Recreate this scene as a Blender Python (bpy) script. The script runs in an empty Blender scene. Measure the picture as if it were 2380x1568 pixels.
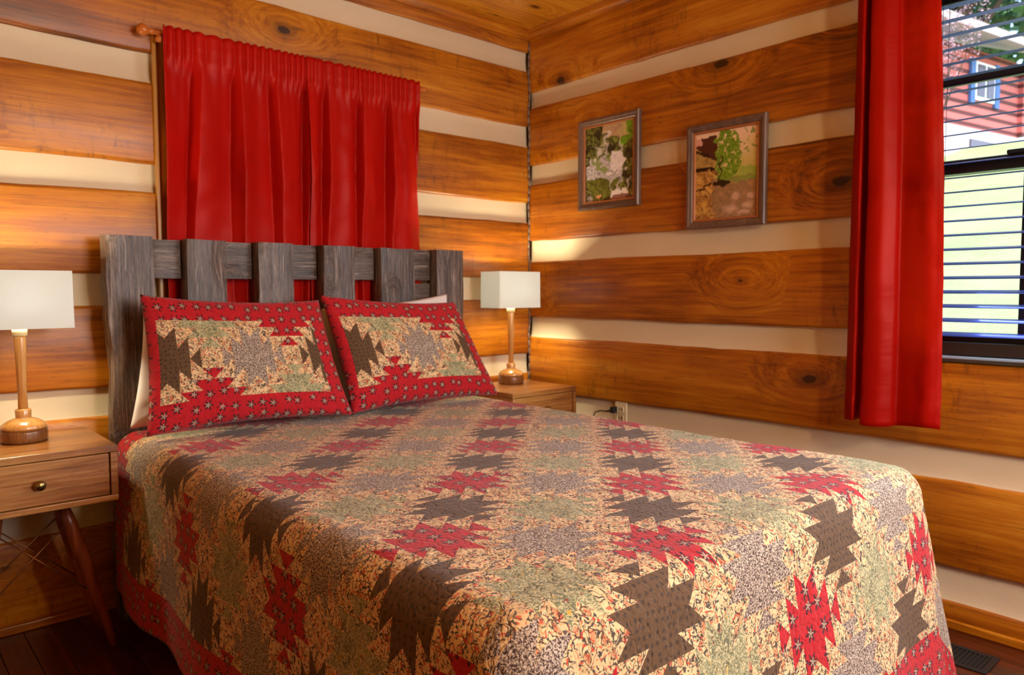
import bpy, bmesh, math, random
from mathutils import Vector, Matrix, noise
random.seed(7)
C = bpy.context.scene.collection
PI = math.pi

# ------------------------------------------------------------------ camera
cam = bpy.data.cameras.new('camera')
cam.sensor_fit = 'HORIZONTAL'; cam.sensor_width = 36.0
cam.lens = 1733.58/2380*36.0
cam.clip_start = 0.05; cam.clip_end = 500
cam.dof.use_dof = True; cam.dof.focus_distance = 1.45; cam.dof.aperture_fstop = 6.5
co = bpy.data.objects.new('camera', cam); C.objects.link(co)
F = Vector((0.66494823, 0.74422457, -0.06303682)); R = Vector((0.74559392, -0.66639533, -0.00264006)); U = Vector((0.04397224, 0.04524436, 0.99800771))
m = Matrix.Identity(4)
for i in range(3):
    m[i][0] = R[i]; m[i][1] = U[i]; m[i][2] = -F[i]
m[0][3], m[1][3], m[2][3] = -2.7145, -2.9, 1.13
co.matrix_world = m
bpy.context.scene.camera = co
# ------------------------------------------------------------------ sky
W = bpy.data.worlds.new('sky'); bpy.context.scene.world = W; W.use_nodes = True
wn = W.node_tree; bg = wn.nodes['Background']
sky = wn.nodes.new('ShaderNodeTexSky'); sky.sky_type = 'NISHITA'
sky.sun_disc = False; sky.sun_elevation = math.radians(48); sky.sun_rotation = math.radians(200)
wn.links.new(sky.outputs[0], bg.inputs[0]); bg.inputs[1].default_value = 0.55
# ------------------------------------------------------------------ lights
def light(name, kind, loc, energy, color, size=0.1, size_y=None, aim=None, parent=None, spread=None):
    l = bpy.data.lights.new(name, kind); l.energy = energy; l.color = color
    if kind == 'AREA':
        l.size = size
        if size_y: l.shape = 'RECTANGLE'; l.size_y = size_y
        if spread: l.spread = spread
    elif kind == 'SUN': l.angle = size
    else: l.shadow_soft_size = size
    o = bpy.data.objects.new(name, l); C.objects.link(o); o.location = loc
    if aim is not None: o.rotation_euler = (Vector(aim)-Vector(loc)).to_track_quat('-Z', 'Y').to_euler()
    if parent: o.parent = parent
    return o
light('sunlight', 'SUN', (0, 0, 10), 3.2, (1, .95, .86), math.radians(1.5), aim=(4, 5.5, 0))
# area light added in front of the blind, standing for right window daylight
light('window_daylight_fill', 'AREA', (-0.12, -2.50, 1.50), 22, (.78, .87, 1), 0.8, 1.05, aim=(-2.0, -2.4, 1.0))
light('rear_fill_light', 'AREA', (-1.0, -4.52, 1.45), 42, (.95, .95, 1), 1.0, 1.0, aim=(-1.5, 0, 0.9))  # cool fill added behind the camera, set at the unseen rear window
# warm fill light added behind the camera, under an added pendant
light('pendant_fill_light', 'POINT', (-1.6, -3.85, 1.98), 54, (1, .76, .48), .09)
light('curtain_glow_fill', 'AREA', (1.3, -2.3, 2.5), 34, (.80, .90, 1), 1.6, aim=(-.3, -2.1, 1.1))  # area light added outside to make the long curtain glow
cy = bpy.context.scene.cycles
cy.max_bounces = 6; cy.diffuse_bounces = 3; cy.glossy_bounces = 2; cy.transmission_bounces = 3; cy.transparent_max_bounces = 6
cy.use_adaptive_sampling = True; cy.adaptive_threshold = .02; cy.caustics_reflective = False; cy.caustics_refractive = False
vs = bpy.context.scene.view_settings
vs.view_transform = 'Standard'; vs.look = 'None'; vs.gamma = 1.0; vs.use_curve_mapping = False
vs.exposure = 0.28

# ------------------------------------------------------------------ node helper
class S:
    def __init__(s, nt, sock): s.nt = nt; s.k = sock
def _val(nt, node, idx, v):
    if isinstance(v, S): nt.links.new(v.k, node.inputs[idx])
    else: node.inputs[idx].default_value = v
class NT:
    def __init__(s, name, rough=.6, spec=.5):
        s.m = bpy.data.materials.new(name); s.m.use_nodes = True
        s.t = s.m.node_tree; s.b = s.t.nodes['Principled BSDF']
        s.b.inputs['Roughness'].default_value = rough
        s.b.inputs['Specular IOR Level'].default_value = spec
    def n(s, t, **kw):
        x = s.t.nodes.new(t)
        for k, v in kw.items(): setattr(x, k, v)
        return x
    def o(s, x, i=0): return S(s.t, x.outputs[i])
    def m_(s, op, a, b=0.0, c=None, clamp=False):
        x = s.n('ShaderNodeMath', operation=op); x.use_clamp = clamp
        _val(s.t, x, 0, a); _val(s.t, x, 1, b)
        if c is not None: _val(s.t, x, 2, c)
        return s.o(x)
    def add(s, a, b): return s.m_('ADD', a, b)
    def sub(s, a, b): return s.m_('SUBTRACT', a, b)
    def mul(s, a, b): return s.m_('MULTIPLY', a, b)
    def lt(s, a, b): return s.m_('LESS_THAN', a, b)
    def gt(s, a, b): return s.m_('GREATER_THAN', a, b)
    def mx(s, a, b): return s.m_('MAXIMUM', a, b)
    def mn(s, a, b): return s.m_('MINIMUM', a, b)
    def ab(s, a): return s.m_('ABSOLUTE', a)
    def mix(s, f, a, b):
        x = s.n('ShaderNodeMix', data_type='RGBA')
        _val(s.t, x, 0, f)
        for i, v in ((6, a), (7, b)):
            if isinstance(v, S): s.t.links.new(v.k, x.inputs[i])
            else: x.inputs[i].default_value = (*v, 1)
        return s.o(x, 2)
    def coord(s, which='Object'):
        x = s.n('ShaderNodeTexCoord'); return S(s.t, x.outputs[which])
    def mapv(s, v, scale=(1, 1, 1), loc=(0, 0, 0), rot=(0, 0, 0)):
        x = s.n('ShaderNodeMapping'); s.t.links.new(v.k, x.inputs[0])
        x.inputs[1].default_value = loc; x.inputs[2].default_value = rot; x.inputs[3].default_value = scale
        return s.o(x)
    def sep(s, v):
        x = s.n('ShaderNodeSeparateXYZ'); s.t.links.new(v.k, x.inputs[0]); return [s.o(x, i) for i in range(3)]
    def comb(s, a, b, c=0.0):
        x = s.n('ShaderNodeCombineXYZ')
        for i, v in enumerate((a, b, c)): _val(s.t, x, i, v)
        return s.o(x)
    def noise(s, v, scale, detail=3, rough=.5, dist=0.0, w=None):
        x = s.n('ShaderNodeTexNoise'); s.t.links.new(v.k, x.inputs['Vector'])
        if w is not None: x.noise_dimensions = '4D'; _val(s.t, x, 'W', w)
        x.inputs['Scale'].default_value = scale; x.inputs['Detail'].default_value = detail
        x.inputs['Roughness'].default_value = rough; x.inputs['Distortion'].default_value = dist
        return s.o(x, 0)
    def vor(s, v, scale, rnd=1.0, dim='3D', feature='F1'):
        x = s.n('ShaderNodeTexVoronoi', voronoi_dimensions=dim, feature=feature); s.t.links.new(v.k, x.inputs['Vector'])
        x.inputs['Scale'].default_value = scale; x.inputs['Randomness'].default_value = rnd
        return x
    def ramp(s, f, stops):
        x = s.n('ShaderNodeValToRGB'); s.t.links.new(f.k, x.inputs[0])
        e = x.color_ramp.elements
        while len(e) < len(stops): e.new(.5)
        for q, (p, c) in zip(e, stops): q.position = p; q.color = (*c, 1)
        return s.o(x)
    def step(s, f, a, b):   # smooth 0..1
        x = s.n('ShaderNodeMapRange', interpolation_type='SMOOTHSTEP'); s.t.links.new(f.k, x.inputs[0])
        x.inputs[1].default_value = a; x.inputs[2].default_value = b
        return s.o(x)
    def vecop(s, op, a, b):
        x = s.n('ShaderNodeVectorMath', operation=op)
        for i, v in ((0, a), (1, b)):
            if isinstance(v, S): s.t.links.new(v.k, x.inputs[i])
            else: x.inputs[i].default_value = v
        return s.o(x)
    def base(s, c):
        if isinstance(c, S): s.t.links.new(c.k, s.b.inputs['Base Color'])
        else: s.b.inputs['Base Color'].default_value = (*c, 1)
    def rough(s, r): s.t.links.new(r.k, s.b.inputs['Roughness'])
    def bump(s, h, strength=.3, dist=.01):
        x = s.n('ShaderNodeBump'); x.inputs['Strength'].default_value = strength; x.inputs['Distance'].default_value = dist
        s.t.links.new(h.k, x.inputs['Height']); s.t.links.new(x.outputs[0], s.b.inputs['Normal'])

def srgb(r, g, b):
    f = lambda c: (c/255/12.92) if c/255 <= .04045 else ((c/255+.055)/1.055)**2.4
    return (f(r), f(g), f(b))

def plain(name, col, rough=.6, metal=0, spec=.5):
    k = NT(name, rough, spec); k.base(col); k.b.inputs['Metallic'].default_value = metal; return k.m

def wood(name, axis, cols, rough=.38, knots=True, scale=1.0, seed=0, kn=1.0, island=True, bump=.25, coat=0.0, spec=.5, sawmarks=False, depth=None, crack=0.0):
    """grain runs along the given axis (0,1,2) of object space"""
    k = NT(name, rough, spec); v = k.coord('Object')
    isl = k.o(k.n('ShaderNodeNewGeometry'), 8) if island else None
    w = k.m_('MULTIPLY_ADD', isl, 37.0, float(seed)) if island else float(seed)
    sc = [7.0*scale]*3; sc[axis] = .9*scale
    flow = None
    if knots:
        ks = [3.2*kn]*3; ks[axis] = 1.7*kn
        kv = k.mapv(v, tuple(ks))
        if depth is not None:
            c3 = k.sep(kv); ax2 = [q for q in range(3) if q != depth]
            kv = k.comb(c3[ax2[0]], c3[ax2[1]], 0.0)
        kv = k.vecop('ADD', kv, k.comb(k.mul(isl, 17.0) if island else 0.0, k.mul(isl, 29.0) if island else 0.0, 0.0))
        vn = k.vor(k.vecop('ADD', kv, (seed*1.37, seed*.71, 0)), 1.0, 1.0, '2D' if depth is not None else '3D')
        d0 = k.o(vn, 0); d = k.add(d0, k.mul(k.sub(k.noise(v, 24, 3, .55), .5), .08))
        rs = k.sep(k.o(vn, 1)); keep = k.gt(rs[0], .60)
        big = k.add(.22, k.mul(rs[1], 1.0))
        flow = k.mul(k.mul(k.step(d0, .50, .0), keep), 1.5)
    g = k.mapv(v, tuple(sc))
    if flow is not None: g = k.vecop('ADD', g, k.comb(flow, flow, flow))
    n1 = k.noise(g, 1.4, 5, .62, .9, w)            # broad grain
    sf = [60.0*scale]*3; sf[axis] = 2.2*scale
    gf = k.mapv(v, tuple(sf))
    if flow is not None: f5 = k.mul(flow, 5.0); gf = k.vecop('ADD', gf, k.comb(f5, f5, f5))
    n2 = k.noise(gf, 1.0, 4, .65, .3, w)   # fine streaks
    n3 = k.noise(k.mapv(v, (1.6, 1.6, 1.6)), 1.0, 3, .5, 0, w)  # board colour drift
    f = k.add(k.mul(n1, .40), k.add(k.mul(n2, .42), k.mul(n3, .40)))
    col = k.ramp(f, [(.42, cols[0]), (.56, cols[1]), (.67, cols[2]), (.80, cols[3])])
    ss = [34.0*scale]*3; ss[axis] = 2.0*scale       # dark fibre streaks
    st = k.noise(k.mapv(v, tuple(ss)), 1.0, 3, .55, 1.0, w)
    col = k.mix(k.mul(k.step(st, .60, .72), .45), col, cols[0])
    fs = [110.0*scale]*3; fs[axis] = 22.0*scale     # short flecks
    fk = k.noise(k.mapv(v, tuple(fs)), 1.0, 2, .5, 0, w)
    col = k.mix(k.mul(k.step(fk, .62, .74), .35), col, cols[0])
    if crack:
        cs = [75.0*scale]*3; cs[axis] = 3.0*scale
        ck = k.noise(k.mapv(v, tuple(cs)), 1.0, 4, .7, 1.5, w)
        ckm = k.mul(k.step(k.ab(k.sub(ck, .5)), .045, .0), crack)
        col = k.mix(ckm, col, tuple(c*.25 for c in cols[0]))
        hi = k.noise(k.mapv(v, tuple([q*.8 for q in cs])), 1.0, 3, .6, 1.0, w+3.0 if not isinstance(w, S) else k.add(w, 3.0))
        col = k.mix(k.mul(k.step(hi, .56, .72), .7), col, cols[3])
    if sawmarks:
        sb = [9.0, 9.0, 9.0]; sb[axis] = 30.0
        sm = k.noise(k.mapv(v, tuple(sb)), 1.0, 4, .75, 0, w)
        patch = k.step(k.noise(v, 2.1, 2, .5, 0, w), .46, .62)
        col = k.mix(k.mul(k.mul(k.step(sm, .50, .68), patch), .5), col, cols[0])
    if knots:
        dd = k.m_('DIVIDE', d, big)
        col = k.mix(k.mul(k.mul(k.step(dd, .20, .07), keep), .5), col, cols[0])
        col = k.mix(k.mul(k.mul(k.step(dd, .075, .05), keep), .88), col, tuple(c*.32 for c in cols[0]))
    k.base(col)
    r = k.add(k.mul(n2, .25), rough-.1); k.rough(r)
    if coat: k.b.inputs['Coat Weight'].default_value = coat; k.b.inputs['Coat Roughness'].default_value = .2
    k.bump(k.add(n2, k.mul(n1, .6)), bump, .004)
    return k.m

AMB = [srgb(66, 32, 4), srgb(156, 84, 6), srgb(194, 118, 14), srgb(218, 156, 46)]
CEI = [srgb(110, 54, 6), srgb(206, 134, 26), srgb(228, 164, 48), srgb(240, 190, 80)]
M = {}
M['logA'] = wood('amber_log_x', 0, AMB, .42, seed=3, sawmarks=True, coat=.08, depth=1)
M['logB'] = wood('amber_log_y', 1, AMB, .42, seed=9, sawmarks=True, coat=.08, depth=0)
M['ceil'] = wood('ceiling_pine', 0, CEI, .3, seed=5, kn=1.6, coat=.3, depth=2)
M['trim'] = wood('trim_wood', 0, AMB, .35, seed=15, knots=False)
M['trimY'] = wood('trim_wood_y', 1, AMB, .35, seed=16, knots=False)
M['trimZ'] = wood('trim_wood_z', 2, AMB, .35, seed=17, knots=False)
FL = [srgb(28, 9, 4), srgb(66, 24, 10), srgb(96, 38, 14), srgb(120, 54, 20)]
M['floor'] = wood('dark_floor', 1, FL, .3, seed=21, knots=False, coat=.2)
BRN = [srgb(24, 16, 12), srgb(84, 66, 54), srgb(124, 104, 90), srgb(190, 174, 160)]
M['barnZ'] = wood('weathered_barnwood_z', 2, BRN, .42, seed=31, kn=2.2, scale=1.5, bump=1.0, spec=.6, crack=.85)
M['barnX'] = wood('weathered_barnwood_x', 0, [c for c in BRN], .42, seed=37, kn=2.0, scale=1.5, bump=1.0, spec=.6, crack=.85)
NSW = [srgb(70, 34, 12), srgb(150, 92, 40), srgb(186, 130, 66), srgb(220, 176, 108)]
M['nsX'] = wood('mango_wood', 0, NSW, .3, seed=41, knots=False, scale=1.3, island=False, coat=.2)
M['nsZ'] = wood('leg_wood', 2, [srgb(60, 24, 12), srgb(128, 58, 26), srgb(160, 84, 42), srgb(186, 112, 64)], .32, seed=43, knots=False, island=False)
LMP = [srgb(150, 84, 30), srgb(206, 146, 74), srgb(224, 172, 100), srgb(238, 200, 136)]
M['lampwood'] = wood('turned_lamp_wood', 2, LMP, .16, seed=47, knots=False, island=False, coat=.7, scale=2)
M['lampbark'] = wood('lamp_foot_bark', 2, [srgb(66, 36, 16), srgb(120, 76, 36), srgb(150, 98, 52), srgb(180, 124, 70)], .28, seed=49, knots=False, island=False, coat=.4, scale=4)
M['lamppale'] = plain('pale_maple', srgb(236, 214, 160), .22)
M['rodwood'] = plain('orange_varnished_wood', srgb(196, 108, 44), .18)
M['black'] = plain('black_metal', (.012, .012, .012), .35)
M['sash'] = plain('black_window_frame', (.016, .013, .011), .4)
M['brass'] = plain('brass', srgb(150, 130, 80), .28, 1)
M['wire'] = plain('brass_wire', srgb(150, 100, 60), .35, .8)
M['plate'] = plain('cream_outlet', srgb(232, 218, 180), .35)
M['slotdark'] = plain('slot_dark', (.01, .01, .01), .5)
M['cord'] = plain('black_cord', (.01, .01, .012), .4)
M['vent'] = plain('black_vent', (.008, .008, .008), .5)
k = NT('chink_plaster', .75, .3); v = k.coord()
k.base(k.mix(k.noise(v, 1.6, 4, .6), srgb(212, 194, 158), srgb(236, 222, 190)))
k.bump(k.add(k.noise(v, 9, 4, .6), k.mul(k.noise(v, 140, 3, .6), .12)), .35, .008); M['chink'] = k.m
k = NT('caulk', .6); k.base(srgb(120, 96, 80)); M['caulk'] = k.m
k = NT('white_linen', .85, .2); v = k.coord(); k.base(srgb(236, 230, 226)); k.bump(k.noise(v, 14, 3, .5), .3, .01)
k.b.inputs['Subsurface Weight'].default_value = 0; M['white'] = k.m
# lamp shade: cloth that lets the bulb through
k = NT('shade_cloth', .8, .2); v = k.coord()
k.base(srgb(250, 250, 244))
tr = k.n('ShaderNodeBsdfTranslucent'); tr.inputs[0].default_value = (.74, .82, .86, 1)
ms = k.n('ShaderNodeMixShader'); ms.inputs[0].default_value = .34
k.t.links.new(k.b.outputs[0], ms.inputs[1]); k.t.links.new(tr.outputs[0], ms.inputs[2])
k.t.links.new(ms.outputs[0], k.t.nodes['Material Output'].inputs[0])
k.bump(k.noise(k.mapv(v, (300, 300, 60)), 1, 2), .1, .002); M['shade'] = k.m
k = NT('bulb_glow'); k.base((1, 1, 1)); k.b.inputs['Emission Color'].default_value = (1, .93, .78, 1); k.b.inputs['Emission Strength'].default_value = 9; M['bulb'] = k.m
# window glass: thin, mostly clear
k = NT('window_glass'); g = k.n('ShaderNodeBsdfGlossy'); g.inputs['Roughness'].default_value = .02
t_ = k.n('ShaderNodeBsdfTransparent'); ms = k.n('ShaderNodeMixShader'); fr = k.n('ShaderNodeFresnel'); fr.inputs[0].default_value = 1.35
k.t.links.new(fr.outputs[0], ms.inputs[0]); k.t.links.new(t_.outputs[0], ms.inputs[1]); k.t.links.new(g.outputs[0], ms.inputs[2])
k.t.links.new(ms.outputs[0], k.t.nodes['Material Output'].inputs[0]); M['glass'] = k.m

def satin(name, c0, c1, transl):
    k = NT(name, .42, .35); v = k.coord()
    n = k.noise(k.mapv(v, (5, 5, 1.6)), 1, 3, .5)
    k.base(k.mix(n, c0, c1))
    k.b.inputs['Sheen Weight'].default_value = .0; k.b.inputs['Sheen Roughness'].default_value = .4
    k.b.inputs['Sheen Tint'].default_value = (1, .35, .3, 1)
    k.b.inputs['Specular Tint'].default_value = (1, .42, .34, 1)
    k.bump(k.add(k.noise(k.mapv(v, (6, 6, 22)), 1, 3, .55, .8), k.mul(k.noise(k.mapv(v, (3, 3, 9)), 1, 2, .5, 1.2), 1.3)), .22, .006)
    if transl:
        tr = k.n('ShaderNodeBsdfTranslucent'); tr.inputs[0].default_value = (*transl, 1)
        ms = k.n('ShaderNodeMixShader'); ms.inputs[0].default_value = .5
        k.t.links.new(k.b.outputs[0], ms.inputs[1]); k.t.links.new(tr.outputs[0], ms.inputs[2])
        k.t.links.new(ms.outputs[0], k.t.nodes['Material Output'].inputs[0])
    return k.m
M['curtA'] = satin('red_satin', srgb(150, 8, 4), srgb(198, 20, 10), None)
M['curtB'] = satin('red_satin_by_window', srgb(156, 10, 4), srgb(190, 22, 8), (1, .16, .03))

# ------------------------------------------------------------------ quilt prints
def quilt_material(name, ex, ey, ox, oy, rect, swap=False, size=1.0, extra_red=None):
    """patchwork of saw-toothed squares; uv map carries metres. rect = pattern area, outside it the red border"""
    k = NT(name, .82, .25)
    uvn = k.n('ShaderNodeUVMap'); uvn.uv_map = 'cloth'; uv = k.o(uvn)
    x, y, _ = k.sep(uv)
    # to quarter-cell units
    px = k.m_('DIVIDE', k.sub(x, ox), ex); py = k.m_('DIVIDE', k.sub(y, oy), ey)   # 1 = distance red -> green (half period)
    if swap: px, py = k.mul(py, -1.0), px
    u = k.mul(k.add(px, py), 4.0); v = k.mul(k.sub(px, py), 4.0)     # 4 units per cell
    iu = k.m_('ROUND', k.mul(u, .25)); iv = k.m_('ROUND', k.mul(v, .25))
    a = k.sub(u, k.mul(iu, 4.0)); b0 = k.sub(v, k.mul(iv, 4.0))
    pu = k.m_('FLOORED_MODULO', iu, 2.0); pv = k.m_('FLOORED_MODULO', iv, 2.0)
    odd = k.m_('FLOORED_MODULO', k.add(iu, iv), 2.0)
    b = k.mul(b0, k.sub(k.mul(odd, 2.0), 1.0))
    aa, abb = k.ab(a), k.ab(b)
    core = k.mul(k.lt(aa, 1.0), k.lt(abb, 1.0))
    fa, fb = k.m_('FLOORED_MODULO', a, 1.0), k.m_('FLOORED_MODULO', b, 1.0)
    t1 = k.sub(a, 1.0); t2 = k.sub(b, 1.0); t3 = k.sub(-1.0, a); t4 = k.sub(-1.0, b)
    bin_, ain = k.lt(abb, 1.0), k.lt(aa, 1.0)
    s1 = k.mul(k.mul(k.gt(t1, 0.0), bin_), k.gt(fb, t1))
    s2 = k.mul(k.mul(k.gt(t2, 0.0), ain), k.gt(fa, t2))
    s3 = k.mul(k.mul(k.gt(t3, 0.0), bin_), k.lt(k.add(t3, fb), 1.0))
    s4 = k.mul(k.mul(k.gt(t4, 0.0), ain), k.lt(k.add(t4, fa), 1.0))
    c1 = k.mul(k.mul(k.gt(t1, 0.0), k.gt(t4, 0.0)), k.lt(k.add(t1, t4), 1.0))
    c2 = k.mul(k.mul(k.gt(t3, 0.0), k.gt(t2, 0.0)), k.lt(k.add(t3, t2), 1.0))
    star = k.mx(k.mx(k.mx(core, s1), k.mx(s2, s3)), k.mx(s4, k.mx(c1, c2)))
    # ---- prints
    wob = k.noise(uv, 60, 2)
    # red with pinwheel flowers
    vr = k.vor(uv, 21/size, .4, '2D')
    dpos = k.vecop('SUBTRACT', uv, k.o(vr, 2)); fx, fy, _ = k.sep(dpos)
    th = k.m_('ARCTAN2', fy, fx); d = k.mul(k.o(vr, 0), size/21)
    pet = k.m_('COSINE', k.mul(th, 6.0))
    inner = k.lt(d, k.add(.0056*size, k.mul(k.m_('COSINE', k.mul(th, 5.0)), .0044*size)))
    outer = k.mul(k.lt(d, k.add(.0135*size, k.mul(pet, .006*size))), k.gt(wob, .40))
    rn = k.noise(uv, 70, 3, .6)
    red = k.mix(rn, srgb(160, 12, 22), srgb(206, 32, 42))
    red = k.mix(k.mul(k.step(k.noise(uv, 150, 2), .60, .68), .35), red, srgb(70, 8, 20))
    red = k.mix(k.mul(outer, .85), red, srgb(44, 26, 34)); red = k.mix(k.mul(inner, .9), red, srgb(188, 172, 146))
    # brown with tiny florets
    vb = k.vor(uv, 62/size, .45, '2D')
    brown = k.mix(k.noise(uv, 160, 3, .6), srgb(78, 56, 34), srgb(112, 84, 56))
    brown = k.mix(k.mul(k.lt(k.add(k.o(vb, 0), k.mul(k.sub(k.noise(uv, 420, 1), .5), .3)), .24), .6), brown, srgb(40, 34, 34))
    # grey-taupe all-over sprigs
    gn = k.noise(uv, 290/size, 2, .55, 1.0)
    grey = k.mix(k.step(gn, .46, .56), srgb(74, 54, 48), srgb(208, 190, 168))
    # green with cream squiggles
    gq = k.noise(uv, 95/size, 2, .5, 1.5)
    green = k.mix(k.step(k.noise(uv, 26, 2), .4, .6), srgb(108, 110, 80), srgb(134, 136, 102))
    green = k.mix(k.mul(k.lt(k.ab(k.sub(gq, .5)), .05), .85), green, srgb(214, 202, 152))
    spot = k.noise(k.mapv(uv, (1, 1, 1), (3.1, 1.7, 0)), 60, 1)
    green = k.mix(k.mul(k.gt(spot, .70), .8), green, srgb(206, 160, 50))
    green = k.mix(k.mul(k.lt(spot, .29), .8), green, srgb(150, 40, 44))
    # cream paisley
    wv = k.n('ShaderNodeTexNoise'); k.t.links.new(uv.k, wv.inputs['Vector']); wv.inputs['Scale'].default_value = 34/size; wv.inputs['Detail'].default_value = 1
    off = k.vecop('MULTIPLY', k.vecop('SUBTRACT', k.o(wv, 1), (.5, .5, .5)), (.024*size, .024*size, 0))
    uvw = k.vecop('ADD', uv, off)
    crm = k.mix(k.noise(uv, 34, 2), srgb(224, 186, 124), srgb(240, 214, 168))
    pv_ = k.vor(k.mapv(uvw, (1, .62, 1), rot=(0, 0, .6)), 40/size, .9, '2D'); pd = k.o(pv_, 0)
    keep = k.gt(k.sep(k.o(pv_, 1))[0], .45)
    ring = k.mul(k.mul(k.gt(pd, .21), k.lt(pd, .27)), keep)
    seed = k.mul(k.lt(pd, .17), keep)
    ring2 = k.mul(k.mul(k.gt(pd, .40), k.lt(pd, .46)), keep)
    na = k.noise(uvw, 84/size, 1, .5, .5); nb = k.noise(k.mapv(uv, (1, 1, 1), (7, 3, 0)), 60/size, 1)
    sq = k.mul(k.lt(k.ab(k.sub(na, .5)), .042), k.gt(nb, .43))
    blob = k.gt(k.noise(k.mapv(uvw, (1, 1, 1), (1, 9, 0)), 150/size, 1), .64)
    redb = k.gt(k.noise(k.mapv(uvw, (1, 1, 1), (5, 2, 0)), 120/size, 1, .5, .3), .635)
    crm = k.mix(k.mul(ring2, .45), crm, srgb(176, 116, 50))
    crm = k.mix(k.mul(sq, .9), crm, srgb(34, 36, 46)); crm = k.mix(k.mul(blob, .85), crm, srgb(40, 40, 48))
    crm = k.mix(k.mul(redb, .8), crm, srgb(208, 66, 40))
    crm = k.mix(k.mul(ring, .85), crm, srgb(98, 58, 26)); crm = k.mix(k.mul(seed, .6), crm, srgb(196, 92, 54))
    # patch colours: (0,0) red, (1,0) brown, (0,1) grey, (1,1) green
    pc = k.mix(pu, k.mix(pv, red, grey), k.mix(pv, brown, green))
    col = k.mix(star, crm, pc)
    x0, x1, y0, y1 = rect
    inside = k.mul(k.mul(k.gt(x, x0), k.lt(x, x1)), k.mul(k.gt(y, y0), k.lt(y, y1)))
    col = k.mix(inside, red, col)
    k.base(col)
    # quilting: meandering stitch lines and puckers
    q = k.noise(uv, 36, 1, .4, .6); line = k.m_('MINIMUM', k.mul(k.ab(k.sub(q, .5)), 14.0), 1.0)
    puck = k.noise(uv, 75, 3, .55)
    k.bump(k.add(line, k.mul(puck, 1.2)), .42, .003)
    k.b.inputs['Sheen Weight'].default_value = .15
    return k.m
QR = (-2.43, -0.19, -2.55, -0.30)
M['quilt'] = quilt_material('patchwork_quilt', .3135, .2925, -1.27, -1.765, QR)
M['sham'] = quilt_material('patchwork_sham', .3, .3, .15, .15, (-.32, .275, -.143, .138), swap=True, size=.95)
M['quiltback'] = plain('quilt_lining', srgb(120, 16, 22), .85)

# ------------------------------------------------------------------ mesh helpers
def obj(name, bm, mat, parent=None, smooth=False, label=None):
    me = bpy.data.meshes.new(name); bmesh.ops.recalc_face_normals(bm, faces=bm.faces[:])
    bm.to_mesh(me); bm.free()
    for mm in (mat if isinstance(mat, (list, tuple)) else [mat]): me.materials.append(mm)
    if smooth:
        for p in me.polygons: p.use_smooth = True
    o = bpy.data.objects.new(name, me); C.objects.link(o)
    if parent: o.parent = parent
    if label: o['label'] = label
    return o
def autosmooth(o, ang=40):
    for p in o.data.polygons: p.use_smooth = True
    o.data.set_sharp_from_angle(angle=math.radians(ang))
    return o
def BM(): return bmesh.new()
def box(bm, x0, x1, y0, y1, z0, z1, bev=0.0, seg=2, mat=0):
    vs_ = [bm.verts.new(p) for p in ((x0, y0, z0), (x1, y0, z0), (x1, y1, z0), (x0, y1, z0), (x0, y0, z1), (x1, y0, z1), (x1, y1, z1), (x0, y1, z1))]
    fs = [bm.faces.new([vs_[i] for i in q]) for q in ((0, 3, 2, 1), (4, 5, 6, 7), (0, 1, 5, 4), (1, 2, 6, 5), (2, 3, 7, 6), (3, 0, 4, 7))]
    for f in fs: f.material_index = mat
    if bev:
        ed = list({e for f in fs for e in f.edges})
        bmesh.ops.bevel(bm, geom=ed, offset=bev, segments=seg, affect='EDGES', profile=.5)
    return vs_
def tube(bm, p0, p1, r0, r1=None, n=14, caps=True):
    r1 = r0 if r1 is None else r1
    p0, p1 = Vector(p0), Vector(p1); d = (p1-p0).normalized()
    a = d.orthogonal().normalized(); b = d.cross(a)
    A = [bm.verts.new(p0+(a*math.cos(2*PI*i/n)+b*math.sin(2*PI*i/n))*r0) for i in range(n)]
    B = [bm.verts.new(p1+(a*math.cos(2*PI*i/n)+b*math.sin(2*PI*i/n))*r1) for i in range(n)]
    for i in range(n): bm.faces.new((A[i], A[(i+1) % n], B[(i+1) % n], B[i]))
    if caps: bm.faces.new(A[::-1]); bm.faces.new(B)
def path_tube(bm, pts, r, n=8):
    for i in range(len(pts)-1): tube(bm, pts[i], pts[i+1], r, r, n)
def lathe(bm, prof, axis='Z', org=(0, 0, 0), n=32, sq=None):
    rings = []
    for r, h in prof:
        ring = []
        for i in range(n):
            t = 2*PI*i/n; c, s = r*math.cos(t), r*math.sin(t)
            p = (c, s, h) if axis == 'Z' else ((h, c, s) if axis == 'X' else (c, h, s))
            ring.append(bm.verts.new(Vector(p)+Vector(org)))
        rings.append(ring)
    for A, B in zip(rings, rings[1:]):
        for i in range(n): bm.faces.new((A[i], A[(i+1) % n], B[(i+1) % n], B[i]))
    if prof[0][0] > 1e-5: bm.faces.new(rings[0][::-1])
    if prof[-1][0] > 1e-5: bm.faces.new(rings[-1])
    bmesh.ops.remove_doubles(bm, verts=bm.verts[:], dist=1e-6)
def empty(name, loc=(0, 0, 0), label=None, cat=None, group=None, rz=0):
    o = bpy.data.objects.new(name, None); C.objects.link(o); o.location = loc; o.rotation_euler = (0, 0, rz); o.empty_display_size = .1
    return tag(o, label, cat, group)
def tag(o, label=None, cat=None, group=None, kind=None):
    if label: o['label'] = label
    if cat: o['category'] = cat
    if group: o['group'] = group
    if kind: o['kind'] = kind
    return o
def struct(name, bm, mat, parent=None, smooth=False):
    o = obj(name, bm, mat, parent, smooth)
    if not parent: o['kind'] = 'structure'
    return o
def fit(o, root):       # child built in world coordinates
    o.parent = root; o.matrix_parent_inverse = Matrix.Translation(root.location).inverted(); return o
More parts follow.
